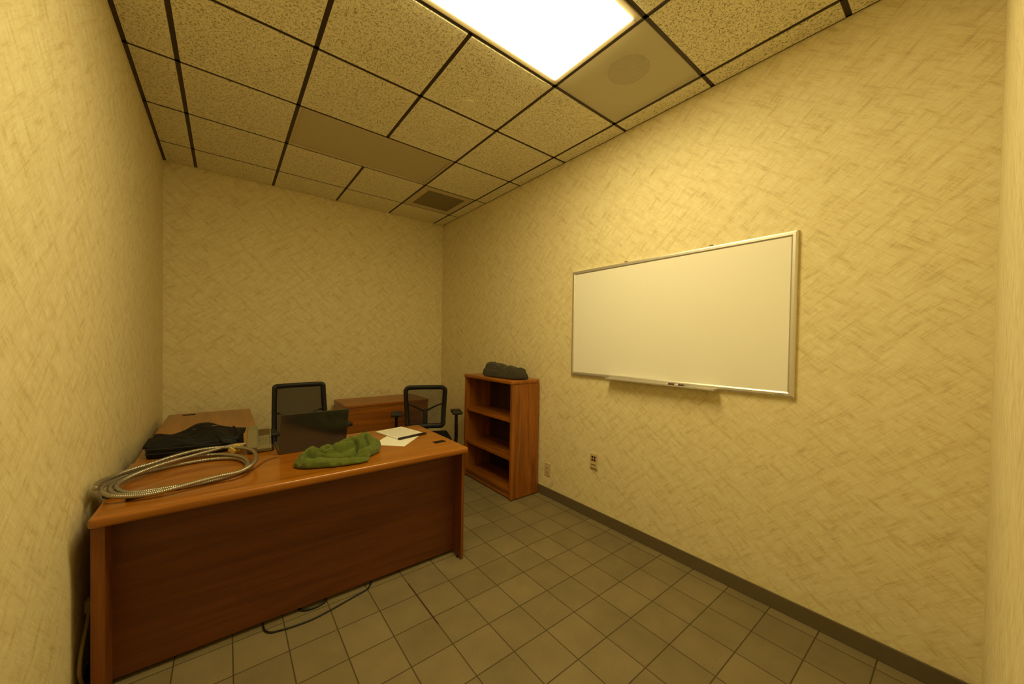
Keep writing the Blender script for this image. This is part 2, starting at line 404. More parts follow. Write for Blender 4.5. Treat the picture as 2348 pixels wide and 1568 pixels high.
# air vent
x0, x1, y0, y1 = LX[5]+GW, LX[6]-GW, CY[2]+GW, CY[1]-GW
t = thing('air_vent', 'square beige ceiling air vent with fine dark louvers', 'vent', ((x0+x1)/2, (y0+y1)/2, zt))
hx, hy = (x1-x0)/2, (y1-y0)/2; f = .070; b = nb()
for s in (-1, 1):
    box(b, -hx, hx, s*hy-(f if s > 0 else 0), s*hy+(0 if s > 0 else f), -.006, .004, bev=.002)
    box(b, s*hx-(f if s > 0 else 0), s*hx+(0 if s > 0 else f), -hy+f, hy-f, -.006, .004, bev=.002)
obj('frame', b, M['frame_b'], t)
obj('backing', bx(-hx+f, hx-f, -hy+f, hy-f, .03, .036), M['duct'], t)
b = nb(); n = 20
for k in range(n):
    yy = -hy+f+(k+.5)*(2*(hy-f))/n
    box(b, -hx+f, hx-f, -.0008, .0008, -.007, .007, mat=Matrix.Translation((0, yy, .004)) @ Matrix.Rotation(.7, 4, 'X'))
obj('louver_blades', b, M['louver'], t)

# sprinkler cover
t = thing('sprinkler_cover', 'small round cream sprinkler cover plate on a ceiling tile', 'sprinkler cover', (1.722, 1.931, zt-.006))
b = nb(); cyl(b, (0, 0, -.005), (0, 0, 0), .041, .044, 36); obj('cover_plate', b, M['cream'], t)
b = nb(); cyl(b, (0, 0, -.0012), (0, 0, 0), .049, .049, 36); obj('rim', b, M['ceil'], t)

# ------------------------------------------------------------------ main desk
DX0, DX1, DY0, DY1, DZ = .050, 1.682, 1.800, 2.560, .745
def slab(b, x0, x1, y0, y1, z0, z1, r=.011): box(b, x0, x1, y0, y1, z0, z1, bev=r, seg=6)
t = thing('office_desk', 'large oak desk with dark front panel, the nearest piece of furniture', 'desk', ((DX0+DX1)/2, (DY0+DY1)/2, 0))
def L_(x, y): return x-(DX0+DX1)/2, y-(DY0+DY1)/2
ax0, ay0 = L_(DX0, DY0); ax1, ay1 = L_(DX1, DY1)
b = nb(); slab(b, ax0, ax1, ay0, ay1, DZ-.040, DZ, .017); obj('desktop', b, M['desk_x'], t, False)
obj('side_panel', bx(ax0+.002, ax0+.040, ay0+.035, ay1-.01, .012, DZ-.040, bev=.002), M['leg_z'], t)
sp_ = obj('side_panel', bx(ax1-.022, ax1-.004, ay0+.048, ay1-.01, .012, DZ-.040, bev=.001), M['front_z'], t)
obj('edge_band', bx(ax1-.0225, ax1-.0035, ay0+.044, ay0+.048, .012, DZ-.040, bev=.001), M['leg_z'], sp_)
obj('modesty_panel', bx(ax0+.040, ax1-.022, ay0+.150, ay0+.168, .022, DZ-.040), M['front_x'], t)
for sx in (ax0+.02, ax1-.018):
    for yy in (ay0+.09, ay1-.08):
        b = nb(); cyl(b, (sx, yy, 0), (sx, yy, .012), .011); obj('leveling_foot', b, M['rubber'], t)
# drawer pedestal hanging on the back (user) side
b = bx(ax1-.47, ax1-.033, ay0+.17, ay1-.03, .03, DZ-.041, bev=.002); ped = obj('pedestal', b, M['desk_z'], t)
for k, (z0, z1) in enumerate(((.04, .32), (.33, .51), (.52, .69))):
    d = obj('drawer', bx(ax1-.465, ax1-.038, ay1-.03, ay1-.012, z0, z1, bev=.003), M['desk_x'], t)
    obj('drawer_pull', bx(ax1-.30, ax1-.20, ay1-.012, ay1+.004, z1-.05, z1-.035, bev=.003), M['black'], d)
gx, gy = L_(1.583, 2.012)
b = nb(); box(b, -.040, .040, -.020, .020, 0, .004, bev=.0018); gr = obj('cable_grommet', b, M['black'], t, loc=(gx, gy, DZ-.0005)); gr.rotation_euler = (0, 0, .06)
b = nb()
for k in range(9): box(b, -.032+k*.007, -.029+k*.007, -.014, .014, .0035, .005)
obj('grommet_brush', b, M['rubber'], gr)

# ------------------------------------------------------------------ return desk along the left wall
rx0, rx1, ry0, ry1 = .062, .640, 2.562, 4.075
t = thing('return_desk', 'oak return desk running along the left wall to the back corner', 'desk', ((rx0+rx1)/2, (ry0+ry1)/2, 0))
hx, hy = (rx1-rx0)/2, (ry1-ry0)/2
b = nb(); slab(b, -hx, hx, -hy, hy, DZ-.036, DZ); obj('desktop', b, M['desk_y'], t)
obj('side_panel', bx(-hx+.02, hx-.02, hy-.03, hy-.005, .01, DZ-.036), M['desk_z'], t)
obj('side_panel', bx(-hx+.02, hx-.02, -hy+.012, -hy+.037, .01, DZ-.036), M['desk_z'], t)
obj('back_panel', bx(-hx+.06, -hx+.078, -hy+.037, hy-.03, .15, DZ-.036), M['desk_z'], t)
gr = obj('cable_grommet', bx(-.042, .042, -.020, .020, 0, .004, bev=.0018), M['black'], t, loc=(.203-.351, 3.985-3.3185, DZ-.0005))

# ------------------------------------------------------------------ credenza
kx0, kx1, ky0, ky1 = 1.415, 2.335, 3.722, 4.22
t = thing('credenza', 'low plain-fronted oak credenza against the back wall', 'cabinet', ((kx0+kx1)/2, (ky0+ky1)/2, 0))
hx, hy = (kx1-kx0)/2, (ky1-ky0)/2
b = nb(); slab(b, -hx, hx, -hy, hy, DZ-.034, DZ); obj('top', b, M['case_x'], t)
b = nb(); box(b, -hx+.004, -hx+.026, -hy+.02, hy-.005, 0, DZ-.034); box(b, hx-.026, hx-.004, -hy+.02, hy-.005, 0, DZ-.034); box(b, -hx+.026, hx-.026, hy-.02, hy-.008, 0, DZ-.034)
box(b, -hx+.026, hx-.026, -hy+.02, hy-.02, .02, .05); obj('carcass', b, M['case_z'], t)
obj('front_panel', bx(-hx+.008, hx-.008, -hy+.006, -hy+.02, .055, DZ-.044, bev=.002), M['case_x'], t)
obj('top_moulding', bx(-hx+.004, hx-.004, -hy+.003, -hy+.02, DZ-.043, DZ-.034, bev=.002), M['case_x'], t)

# ------------------------------------------------------------------ bookcase
bx0, bx1, by0, by1, bh = 2.462, 2.792, 2.330, 3.130, 1.078
t = thing('bookcase', 'empty oak bookcase with three open shelves against the right wall', 'bookcase', ((bx0+bx1)/2, (by0+by1)/2, 0))
hx, hy = (bx1-bx0)/2, (by1-by0)/2
b = nb(); slab(b, -hx-.010, hx, -hy-.004, hy+.004, bh-.038, bh, .016); obj('top', b, M['case_y'], t)
obj('side_panel', bx(-hx, hx, -hy, -hy+.024, .008, bh-.038, bev=.0015), M['case_z'], t)
obj('side_panel', bx(-hx, hx, hy-.024, hy, .008, bh-.038, bev=.0015), M['case_z'], t)
obj('back_panel', bx(hx-.012, hx-.004, -hy+.024, hy-.024, .03, bh-.038), M['case_back_shade'], t)
for z in (.722, .380, .085):
    obj('shelf', bx(-hx+.008, hx-.012, -hy+.024, hy-.024, z-.024, z, bev=.0015), M['case_y'], t)
obj('kick_plate', bx(-hx+.014, -hx+.03, -hy+.024, hy-.024, .010, .061), M['case_y'], t)
for sy in (-hy+.014, hy-.014):
    for sx in (-hx+.03, hx-.03):
        b = nb(); cyl(b, (sx, sy, 0), (sx, sy, .009), .009); obj('glide', b, M['rubber'], t)

# ------------------------------------------------------------------ office chairs
def chair(label, loc, rotz, top_w, bot_w, z0, z1, rad, fr, lean, mesh_m, back_y, arm_z, arm_x, seat_z, ysup):
    """local frame: the sitter faces -y"""
    t = thing('office_chair', label, 'chair', (loc[0], loc[1], 0), rotz)
    # seat cushion
    b = nb(); vs = box(b, -.245, .245, -.24, .215, seat_z-.085, seat_z, bev=.035, seg=5)
    for v in vs:
        v.co.z -= .5*max(0, -.12-v.co.y)**1.4*1.2 if v.co.y < -.12 else 0
        k = (v.co.y+.24)/.455; v.co.x *= 1-.10*k
    obj('seat', b, M['fabric'], t, True)
    obj('seat_pan', bx(-.20, .20, -.20, .18, seat_z-.115, seat_z-.083, bev=.012), M['black'], t)
    # back
    h = z1-z0; pts = rrect(bot_w, top_w, h, rad, 7)
    def P3(x, z, off=0): return Vector((x, back_y+lean*(z/h)+.035*(x/(top_w/2))**2*-1+off+.02*math.sin(PI*z/h), z0+z))
    inner = [(x, z) for x, z in pts]
    path = []
    for k in range(len(inner)):
        a, c = inner[k], inner[(k+1) % len(inner)]
        m_ = max(1, int(math.hypot(c[0]-a[0], c[1]-a[1])/.02))
        for q in range(m_): path.append((a[0]+(c[0]-a[0])*q/m_, a[1]+(c[1]-a[1])*q/m_))
    cx, cz = 0, h/2
    b = nb(); ring = []
    n = len(path)
    for k in range(n):
        a = path[k-1]; c = path[(k+1) % n]; tx, tz = c[0]-a[0], c[1]-a[1]; l = math.hypot(tx, tz); nx, nz = -tz/l, tx/l
        x, z = path[k]; prof = []
        for (u, v) in ((0, -.011), (.006, -.016), (fr-.006, -.016), (fr, -.011), (fr, .006), (fr-.006, .010), (.006, .010), (0, .006)):
            prof.append(b.verts.new(P3(x+nx*u, z+nz*u, v)))
        ring.append(prof)
    for k in range(n):
        A, B = ring[k], ring[(k+1) % n]
        for q in range(8): b.faces.new((A[q], A[(q+1) % 8], B[(q+1) % 8], B[q]))
    obj('back_frame', b, M['black'], t, True)
    # mesh panel
    b = nb(); NX, NZ = 14, 16; grid = []
    for j in range(NZ+1):
        z = fr*.6+(h-fr*1.2)*j/NZ; wd = (bot_w+(top_w-bot_w)*z/h)/2-fr*.6
        grid.append([b.verts.new(P3(-wd+2*wd*i/NX, z, -.004)) for i in range(NX+1)])
    for j in range(NZ):
        for i in range(NX): b.faces.new((grid[j][i], grid[j][i+1], grid[j+1][i+1], grid[j+1][i]))
    obj('back_mesh', b, mesh_m, t, True)
    # Y shaped back support behind the mesh
    b = nb(); yz = z0+ysup*h
    sp = catmull([(0, .08, seat_z-.10), (0, back_y+.05, seat_z-.04), (0, back_y+.062, z0+.10), (0, back_y+.075+lean*ysup, yz)], 8); tube(b, sp, lambda i: .030-.008*i/len(sp), 10)
    for s in (-1, 1):
        ap = catmull([(0, back_y+.075+lean*ysup, yz-.02), (s*top_w*.25, back_y+.070+lean*ysup, yz+.035), (s*(top_w/2-fr), back_y-.02+lean*(ysup+.2), yz+.075)], 8); tube(b, ap, lambda i: .012-.006*i/len(ap), 8)
    obj('back_support', b, M['black'], t, True)
    # arms
    for s in (-1, 1):
        b = nb(); box(b, s*arm_x-.048, s*arm_x+.048, -.09, .08, arm_z-.030, arm_z, bev=.013, seg=4)
        pad = obj('armrest', b, M['rubber'], t, True)
        b = nb(); tube(b, catmull([(s*.15, 0, seat_z-.10), (s*(arm_x-.02), 0, seat_z-.10), (s*arm_x, 0, seat_z-.04), (s*arm_x, 0, seat_z+.10)], 6), .017, 10)
        box(b, s*arm_x-.013, s*arm_x+.013, -.022, .022, seat_z+.02, arm_z-.028, bev=.004)
        obj('arm_post', b, M['black'], t, True)
    # column and star base
    b = nb(); cyl(b, (0, 0, .10), (0, 0, seat_z-.11), .024); cyl(b, (0, 0, .08), (0, 0, .24), .030); obj('gas_column', b, M['black'], t, True)
    obj('tilt_box', bx(-.07, .07, -.09, .09, seat_z-.15, seat_z-.112, bev=.01), M['black'], t)
    for k in range(5):
        a = 2*PI*k/5+.3; d = Vector((math.cos(a), math.sin(a), 0))
        b = nb(); tube(b, [d*.02+Vector((0, 0, .115)), d*.14+Vector((0, 0, .10)), d*.265+Vector((0, 0, .072))], lambda i: .024-.005*i, 8)
        lg = obj('base_leg', b, M['black'], t, True)
        s_ = Vector((-d.y, d.x, 0)); c_ = d*.265+Vector((0, 0, .027))
        b = nb(); cyl(b, c_-s_*.022, c_-s_*.006, .027, seg=18); cyl(b, c_+s_*.006, c_+s_*.022, .027, seg=18); cyl(b, c_+Vector((0, 0, .0)), c_+Vector((0, 0, .045)), .006)
        obj('caster', b, M['rubber'], lg, True)
    return t
chair('black mesh-back office chair behind the laptop', (.972, 3.03), .10, .400, .43, .52, 1.048, .032, .036, .10, M['mesh_a'], .205, .735, .262, .48, .42)
chair('black mesh office chair with rounded back between desk and bookcase', (1.985, 3.035), -.38, .440, .400, .530, .964, .060, .044, .06, M['mesh_b'], .215, .745, .282, .505, .40)

# ------------------------------------------------------------------ laptop
t = thing('laptop', 'open dark grey laptop, back of its lid towards us, on the near desk', 'laptop', (.878, 2.283, DZ), 0)
b = nb(); box(b, -.182, .182, .012, .262, .004, .018, bev=.003); base = obj('base', b, M['laptop'], t)
b = nb()
for r_ in range(5):
    for c_ in range(14): box(b, -.16+c_*.0232, -.141+c_*.0232, .05+r_*.0205, .067+r_*.0205, .018, .0195)
obj('keyboard', b, M['laptop_dark'], base)
for sx in (-.15, .15):
    for sy in (.03, .24):
        b = nb(); cyl(b, (sx, sy, 0), (sx, sy, .004), .007); obj('rubber_foot', b, M['rubber'], base)
ang = math.radians(17)
b = nb(); box(b, -.182, .182, -.004, .003, 0, .252, bev=.0022); lid = obj('lid', b, M['laptop'], t); lid.location = (0, .004, .003); lid.rotation_euler = (ang, 0, 0)
obj('screen', bx(-.174, .174, .003, .0036, .012, .245), M['screen'], lid)
b = nb(); cyl(b, (-.125, .010, .010), (.125, .010, .010), .0065); obj('hinge', b, M['laptop_dark'], t, True)

# ------------------------------------------------------------------ papers
def quad_page(name, p, zt_, thick, mat):
    cx = sum(a[0] for a in p)/4; cy = sum(a[1] for a in p)/4
    b = nb(); lo = [b.verts.new((x-cx, y-cy, 0)) for x, y in p]; hi = [b.verts.new((x-cx, y-cy, thick)) for x, y in p]
    b.faces.new(lo[::-1]); b.faces.new(hi)
    for k in range(4): b.faces.new((lo[k], lo[(k+1) % 4], hi[(k+1) % 4], hi[k]))
    return b, (cx, cy, zt_)
def page(name, c, wdt, hgt, ang, z, thick, mat, lab, cat):
    b = nb(); box(b, -wdt/2, wdt/2, -hgt/2, hgt/2, 0, thick)
    o = obj(name, b, mat); o.location = (c[0], c[1], z); o.rotation_euler = (0, 0, ang); tag(o, lab, cat); return o
# lower sheet: corners about (1.22,2.23) (1.386,2.05) (1.54,2.20)
page('paper_sheet', (1.372, 2.215), .216, .279, -.78, DZ+.0002, .0012, M['page'], 'loose blank white sheet lying under the printed notepad', 'paper')
t = thing('notepad', 'printed white notepad with dark bound edge lying on the desk', 'notepad', (1.451, 2.370, DZ+.0015), .215)
obj('pages', bx(-.108, .108, -.139, .139, 0, .008), [M['pad']], t)
obj('binding', bx(-.109, .118, -.158, -.139, 0, .013, bev=.002), M['binding'], t)

# ------------------------------------------------------------------ desk phone
t = thing('desk_phone', 'olive grey office desk phone beside the black bag', 'phone', (.612, 2.485, DZ), -.06)
T_ = Matrix.Translation((0, 0, .0305)) @ Matrix.Rotation(math.radians(20), 4, 'X')
b = nb(); box(b, -.060, .062, -.095, .125, .006, .030, bev=.005, mat=T_); obj('body', b, M['phone'], t)
b = nb(); box(b, -.060, -.008, -.110, .128, .030, .056, bev=.008, seg=3, mat=T_); hs = obj('handset', b, M['phone'], t)
b = nb(); box(b, -.056, -.012, .088, .118, .055, .0585, bev=.002, mat=T_); obj('earpiece', b, M['phone'], hs)
b = nb(); box(b, -.002, .056, .045, .112, .0285, .033, bev=.002, mat=T_); obj('display', b, M['phone_d'], t)
b = nb()
for r_ in range(4):
    for c_ in range(3): box(b, .001+c_*.015, .011+c_*.015, -.050+r_*.021, -.036+r_*.021, .0295, .0335, bev=.0012, seg=1, mat=T_)
for k in range(6): box(b, .049, .059, -.050+k*.0145, -.041+k*.0145, .0295, .034, bev=.001, seg=1, mat=T_)
obj('keypad', b, M['phone'], t)
b = nb(); box(b, -.055, .055, -.02, .10, 0, .034, bev=.004); obj('stand', b, M['rubber'], t)
b = nb(); tube(b, catmull([(.060, -.088, .005), (.072, -.070, .006), (.070, -.03, .012), (.062, .02, .025)], 6), .004, 6); obj('cradle_edge', b, M['black'], t, True)

# ------------------------------------------------------------------ black bag
def softbox(x0, x1, y0, y1, hf, n=36, seed=0, crease=.004, ex=5):
    """closed soft body: superellipse footprint, bulging sides, height field hf(u,v)"""
    b = nb(); rings = []
    cx, cy = (x0+x1)/2, (y0+y1)/2; rx, ry = (x1-x0)/2, (y1-y0)/2
    levels = [(0, .965), (.10, 1.0), (.45, 1.005), (.8, 1.0), (.95, .97), (1, .90)]
    def fp(t_, s):
        c, q = math.cos(t_), math.sin(t_)
        r = (abs(c)**ex+abs(q)**ex)**(-1/ex)
        return c*r*s, q*r*s
    seg = 96
    for lv, s in levels+[(1, k) for k in (.8, .68, .55, .42, .3, .18, .08)]:
        ring = []
        for k in range(seg):
            u, v = fp(2*PI*k/seg, s)
            h = hf(u, v)
            p = Vector((cx+u*rx, cy+v*ry, h*lv))
            nv = noise.noise_vector(p*14+Vector((seed, seed, 0)))
            p += nv*crease*(1 if lv > 0 else 0)
            if lv <= 0: p.z = 0
            ring.append(b.verts.new(p))
        rings.append(ring)
    for A, B in zip(rings, rings[1:]):
        for k in range(seg): b.faces.new((A[k], A[(k+1) % seg], B[(k+1) % seg], B[k]))
    b.faces.new(rings[0][::-1]); b.faces.new(rings[-1])
    return b
t = thing('laptop_bag', 'soft black laptop bag lying flat behind the metal conduit', 'bag', (.322, 2.665, DZ), .0)
t.rotation_euler = (0, 0, -.14)
def hf(u, v):
    g = .074+.050*math.exp(-((u-.05)/.55)**2)*max(0, .5+.5*v)-.018*max(0, u-.5)/.5
    g += .010*math.sin(6*u+3*v)+.007*math.sin(11*v-4*u)
    return max(.03, g)
b = softbox(-.215, .215, -.125, .135, hf, seed=3, crease=.010); obj('body', b, M['bag'], t, True)
for z, y in ((.030, -.131), (.055, -.130)):
    b = nb(); tube(b, catmull([(-.205, y+.015, z), (-.12, y-.003, z+.002), (0, y-.004, z), (.12, y-.003, z-.002), (.2, y+.015, z-.003)], 8), .0026, 6); obj('zipper', b, M['zipper'], t, True)
b = nb(); n = 20
for k in range(2): pass
g = []
for j in range(8):
    row = []
    for i in range(n+1):
        u = -1+2*i/n; v = -.9+1.8*j/7
        x = u*.215+.008*math.sin(3*v); y = v*.12+.01
        z = hf(u*.96, v*.9)+.012+.006*noise.noise(Vector((x*20, y*20, 3)))+(.012*max(0, u-.75)/.25)
        if j == 0: z -= .018
        row.append(b.verts.new((x, y, z)))
    g.append(row)
for j in range(7):
    for i in range(n): b.faces.new((g[j][i], g[j][i+1], g[j+1][i+1], g[j+1][i]))
fl = obj('flap', b, M['bag'], t, True); sm = fl.modifiers.new('s', 'SOLIDIFY'); sm.thickness = .010
b = nb(); box(b, .070, .118, -.004, .004, 0, .002, mat=Matrix.Translation((0, 0, .128)) @ Matrix.Rotation(.6, 4, 'Z')); obj('strap_trim', b, M['tag'], t)
b = nb(); box(b, -.022, -.008, -.03, -.025, .130, .1325); obj('logo_tag', b, M['tag'], t)
b = nb(); tube(b, catmull([(.10, -.08, .105), (.14, -.13, .06), (.185, -.10, .055), (.195, -.03, .085), (.165, .04, .115)], 8), .006, 8); obj('carry_handle', b, M['bag'], t, True)

# ------------------------------------------------------------------ metal conduit coil
A_ = [(.036, 1.984, .805), (.034, 2.06, .806), (.059, 2.162, .797), (.101, 2.233, .795), (.167, 2.299, .795), (.239, 2.375, .797), (.324, 2.423, .800), (.417, 2.425, .800), (.505, 2.380, .797), (.562, 2.288, .797), (.578, 2.158, .797), (.560, 2.030, .792), (.504, 1.963, .783), (.423, 1.955, .779), (.347, 1.935, .776), (.277, 1.915, .772), (.209, 1.912, .766), (.141, 1.925, .768), (.080, 1.950, .778)]
B_ = [(.044, 2.024, .790), (.056, 2.150, .778), (.105, 2.262, .774), (.165, 2.325, .773), (.291, 2.400, .773), (.418, 2.385, .772), (.515, 2.270, .772), (.545, 2.130, .770), (.514, 2.030, .765), (.423, 1.985, .757), (.301, 1.968, .755), (.208, 1.974, .7545), (.135, 1.988, .7545), (.080, 2.025, .760)]
C_ = [(.058, 2.100, .770), (.085, 2.205, .764), (.145, 2.285, .760), (.270, 2.355, .756), (.400, 2.362, .756), (.500, 2.300, .756), (.538, 2.180, .755), (.520, 2.075, .7545), (.440, 2.02, .7545), (.330, 1.995, .7545), (.22, 1.995, .7545), (.125, 2.015, .7565), (.078, 2.09, .768), (.105, 2.19, .775), (.20, 2.29, .785), (.33, 2.375, .790), (.44, 2.425, .797), (.50, 2.438, .800), (.545, 2.437, .797)]
path = resample(catmull(A_+B_+C_, 14), .00165)
b = nb(); rr = [.0082, .0094, .0094, .0082]
tube(b, path, lambda i: rr[i % 4], 10)
t = thing('metal_conduit', 'coil of ribbed flexible metal conduit on the desk corner', 'conduit', (.30, 2.16, DZ))
o = obj('conduit_hose', b, M['steel'], t, True, loc=(-.30, -2.16, -DZ))
b = nb()
for (dx, dy, dz, rz) in ((0, 0, 0, .2), (.012, .004, .004, -.5), (-.012, -.006, -.010, .9)):
    box(b, -.016, .016, -.020, .020, -.014, .014, bev=.004, mat=Matrix.Translation((.498+dx-.30, 2.405+dy-2.16, .792-DZ+dz)) @ Matrix.Rotation(rz, 4, 'Z') @ Matrix.Rotation(rz*.7, 4, 'X'))
obj('tape_tie', b, M['tape'], t)
b = nb(); cyl(b, (.175-.30, 1.952-2.16, .008), (.238-.30, 1.962-2.16, .008), .0072, .0062, 12); cyl(b, (.128-.3, 1.944-2.16, .011), (.177-.30, 1.953-2.16, .009), .0105, .0085, 12); obj('end_connector', b, M['rubber'], t, True)
b = nb(); cyl(b, (.055-.30, 2.028-2.16, .012), (.078-.30, 2.012-2.16, .008), .012, .008, 12); obj('end_connector', b, M['rubber'], t, True)
# thin twisted wire on the desk
b = nb()
base_p = resample(catmull([(.500, 2.040, DZ+.006), (.545, 2.060, DZ+.006), (.575, 2.105, DZ+.004), (.600, 2.160, DZ+.004), (.640, 2.215, DZ+.004), (.690, 2.235, DZ+.004)], 10), .003)
for ph in (0, PI): tube(b, [p+Vector((.0022*math.cos(k*.7+ph), .0022*math.sin(k*.7+ph), .001*math.sin(k*.7+ph))) for k, p in enumerate(base_p)], .0016, 6)
tag(obj('wire', b, M['wire'], None, True), 'thin twisted brown wire between the conduit coil and laptop', 'wire')

# ------------------------------------------------------------------ crumpled cloth
def poly_dist(p, poly):
    """signed distance, positive inside"""
    x, y = p; ins = False; best = 9
    for k in range(len(poly)):
        (x0, y0), (x1, y1) = poly[k], poly[(k+1) % len(poly)]
        if (y0 > y) != (y1 > y) and x < (x1-x0)*(y-y0)/(y1-y0)+x0: ins = not ins
        dx, dy = x1-x0, y1-y0; t_ = max(0, min(1, ((x-x0)*dx+(y-y0)*dy)/(dx*dx+dy*dy)))
        best = min(best, math.hypot(x-x0-dx*t_, y-y0-dy*t_))
    return best if ins else -best
def seg_dist(p, line):
    best = (9, 0); n = len(line)-1
    for k in range(n):
        (x0, y0), (x1, y1) = line[k], line[k+1]
        dx, dy = x1-x0, y1-y0; t_ = max(0, min(1, ((p[0]-x0)*dx+(p[1]-y0)*dy)/(dx*dx+dy*dy)))
        d = math.hypot(p[0]-x0-dx*t_, p[1]-y0-dy*t_)
        if d < best[0]: best = (d, (k+t_)/n)
    return best
def cloth(name, outline, hf, edge_w, mat, parent, rings=30, seg=150, bulge=.010, seed=0):
    """closed crumpled body grown from a rounded footprint: rings shrink to the centre line, the rim rolls under"""
    out = [tuple(v.xy) for v in catmull([(x, y, 0) for x, y in outline], 8, True)]
    # resample evenly
    per = [Vector((*a, 0)) for a in out]; L_tot = sum((per[k]-per[(k+1) % len(per)]).length for k in range(len(per)))
    even = []; step = L_tot/seg; acc = 0; k = 0; cur = per[0]
    pts2 = per+[per[0]]
    ev = resample(pts2, step)[:seg]
    cx = sum(v.x for v in ev)/len(ev); cy = sum(v.y for v in ev)/len(ev)
    b = nb(); RR = []
    def put(x, y, z): return b.verts.new((x, y, max(z, 0)))
    # underside rim, side bulge, top
    for lv, s_, o_ in ((0, .95, 0), (.15, 1.0, .6), (.45, 1.015, 1), (.75, 1.0, .7)):
        ring = []
        for v in ev:
            x, y = cx+(v.x-cx)*s_, cy+(v.y-cy)*s_
            n_ = noise.noise(Vector((v.x*28+seed, v.y*28, 0)))
            d = Vector((v.x-cx, v.y-cy, 0)).normalized()*(n_*bulge*(o_ if lv else .3))
            ring.append(put(x+d.x, y+d.y, lv*hf(cx+(v.x-cx)*.93, cy+(v.y-cy)*.93)*.8 if lv else 0))
        RR.append(ring)
    for q_ in range(rings):
        s_ = .985*(1-q_/rings)**.9+.012
        ring = []
        for v in ev:
            x, y = cx+(v.x-cx)*s_, cy+(v.y-cy)*s_
            e = max(0, min(1, (1-s_)/edge_w)); e = math.sqrt(1-(1-e)**2)
            h = hf(x, y)*(.74+.26*e)
            nv = noise.noise_vector(Vector((x*45+seed, y*45, h*30)))*.0035
            ring.append(put(x+nv.x, y+nv.y, h+nv.z))
        RR.append(ring)
    m_ = len(ev)
    for A, B in zip(RR, RR[1:]):
        for k in range(m_): b.faces.new((A[k], A[(k+1) % m_], B[(k+1) % m_], B[k]))
    b.faces.new(RR[0][::-1]); b.faces.new(RR[-1])
    o = obj(name, b, mat, parent, True)
    md = o.modifiers.new('sub', 'SUBSURF'); md.levels = 1; md.render_levels = 1
    return o
def billow(x, y, ang, sx, sy, seed):
    u = x*math.cos(ang)+y*math.sin(ang); v = -x*math.sin(ang)+y*math.cos(ang)
    w_ = noise.noise(Vector((x*9+seed, y*9, 5)))*.6
    return abs(noise.noise(Vector((u*sx+w_, v*sy+w_, seed))))

gx, gy = .95, 2.02
PW = 2
def ridge(p, line, h0, h1, w0, w1):
    d, t_ = seg_dist(p, line); w_ = w0+(w1-w0)*t_; h_ = h0+(h1-h0)*t_
    return h_*max(0, 1-(d/w_)**PW)**.5 if d < w_ else 0
def valley(p, line, dep, w_):
    d, t_ = seg_dist(p, line); return dep*math.exp(-(d/w_)**2)
outline = [(.735, 2.00), (.745, 1.955), (.80, 1.918), (.88, 1.888), (.97, 1.868), (1.05, 1.866), (1.085, 1.895), (1.11, 1.945), (1.165, 1.985), (1.198, 2.05), (1.185, 2.13), (1.11, 2.175), (1.00, 2.165), (.91, 2.12), (.83, 2.075), (.765, 2.045)]
outline = [(x-gx, y-gy) for x, y in outline]
def P_(*l): return [(x-gx, y-gy) for x, y in l]
LN = dict(front=P_((.80, 1.945), (.88, 1.915), (.97, 1.895), (1.05, 1.885)),
          loop=P_((.775, 2.02), (.80, 2.04), (.86, 2.035), (.93, 2.045), (1.00, 2.075)),
          mid=P_((.85, 1.99), (.92, 2.015), (.99, 2.05), (1.06, 2.075), (1.12, 2.085)),
          right=P_((1.14, 2.09), (1.155, 2.05), (1.14, 2.0)),
          knob=P_((1.04, 1.965), (1.08, 1.955), (1.105, 1.97)),
          cuff=P_((.765, 1.99), (.775, 1.96), (.80, 1.945)))
VL = [P_((.800, 2.012), (.812, 2.000), (.826, 1.994)), P_((.79, 1.975), (.86, 1.960), (.94, 1.945), (1.02, 1.925), (1.08, 1.915)), P_((.80, 2.01), (.84, 2.012), (.88, 1.985)), P_((1.02, 1.94), (1.045, 1.985), (1.04, 2.03)), P_((1.10, 2.00), (1.12, 2.03), (1.11, 2.06)), P_((.90, 2.02), (.98, 2.03), (1.05, 2.03))]
def hf(x, y):
    p = (x, y)
    g = .020+.045*max(0, min(1, (x+.20)/.34))*max(0, min(1, (y+.13)/.17))
    r_ = max(ridge(p, LN['front'], .052, .030, .055, .030), ridge(p, LN['loop'], .062, .078, .026, .030), ridge(p, LN['mid'], .070, .106, .030, .058),
             ridge(p, LN['right'], .095, .050, .045, .030), ridge(p, P_((.93, 2.00), (1.00, 2.005), (1.07, 2.03)), .082, .098, .020, .028), ridge(p, P_((1.03, 2.075), (1.045, 2.02), (1.085, 1.985)), .105, .070, .018, .018), ridge(p, LN['knob'], .058, .040, .028, .022), ridge(p, LN['cuff'], .040, .038, .022, .022), g)
    for k, vl in enumerate(VL): r_ -= valley(p, vl, (.050, .034, .036, .044, .036, .030)[k], (.010, .008, .008, .008, .008, .008)[k])
    bk = max(0, min(1, (y+.085)/.04)); r_ += (.010+.030*bk)*billow(x, y, .62, 4, 24, 2.3)-.006+(.004+.016*bk)*billow(x, y, -.45, 5, 22, 7.1)
    return max(.010, r_)
t = thing('fleece_sweater', 'crumpled green fleece sweater in front of the laptop', 'sweater', (gx, gy, DZ))
cloth('garment_body', outline, hf, .16, M['green'], t, rings=44, seg=220, bulge=.014, seed=4)
b = nb(); tube(b, catmull([(1.125-gx, 2.105-gy, .085), (1.138-gx, 2.125-gy, .104), (1.150-gx, 2.128-gy, .112)], 4), lambda i: .007-.0005*i, 8); obj('drawstring_tip', b, M['binding'], t, True)

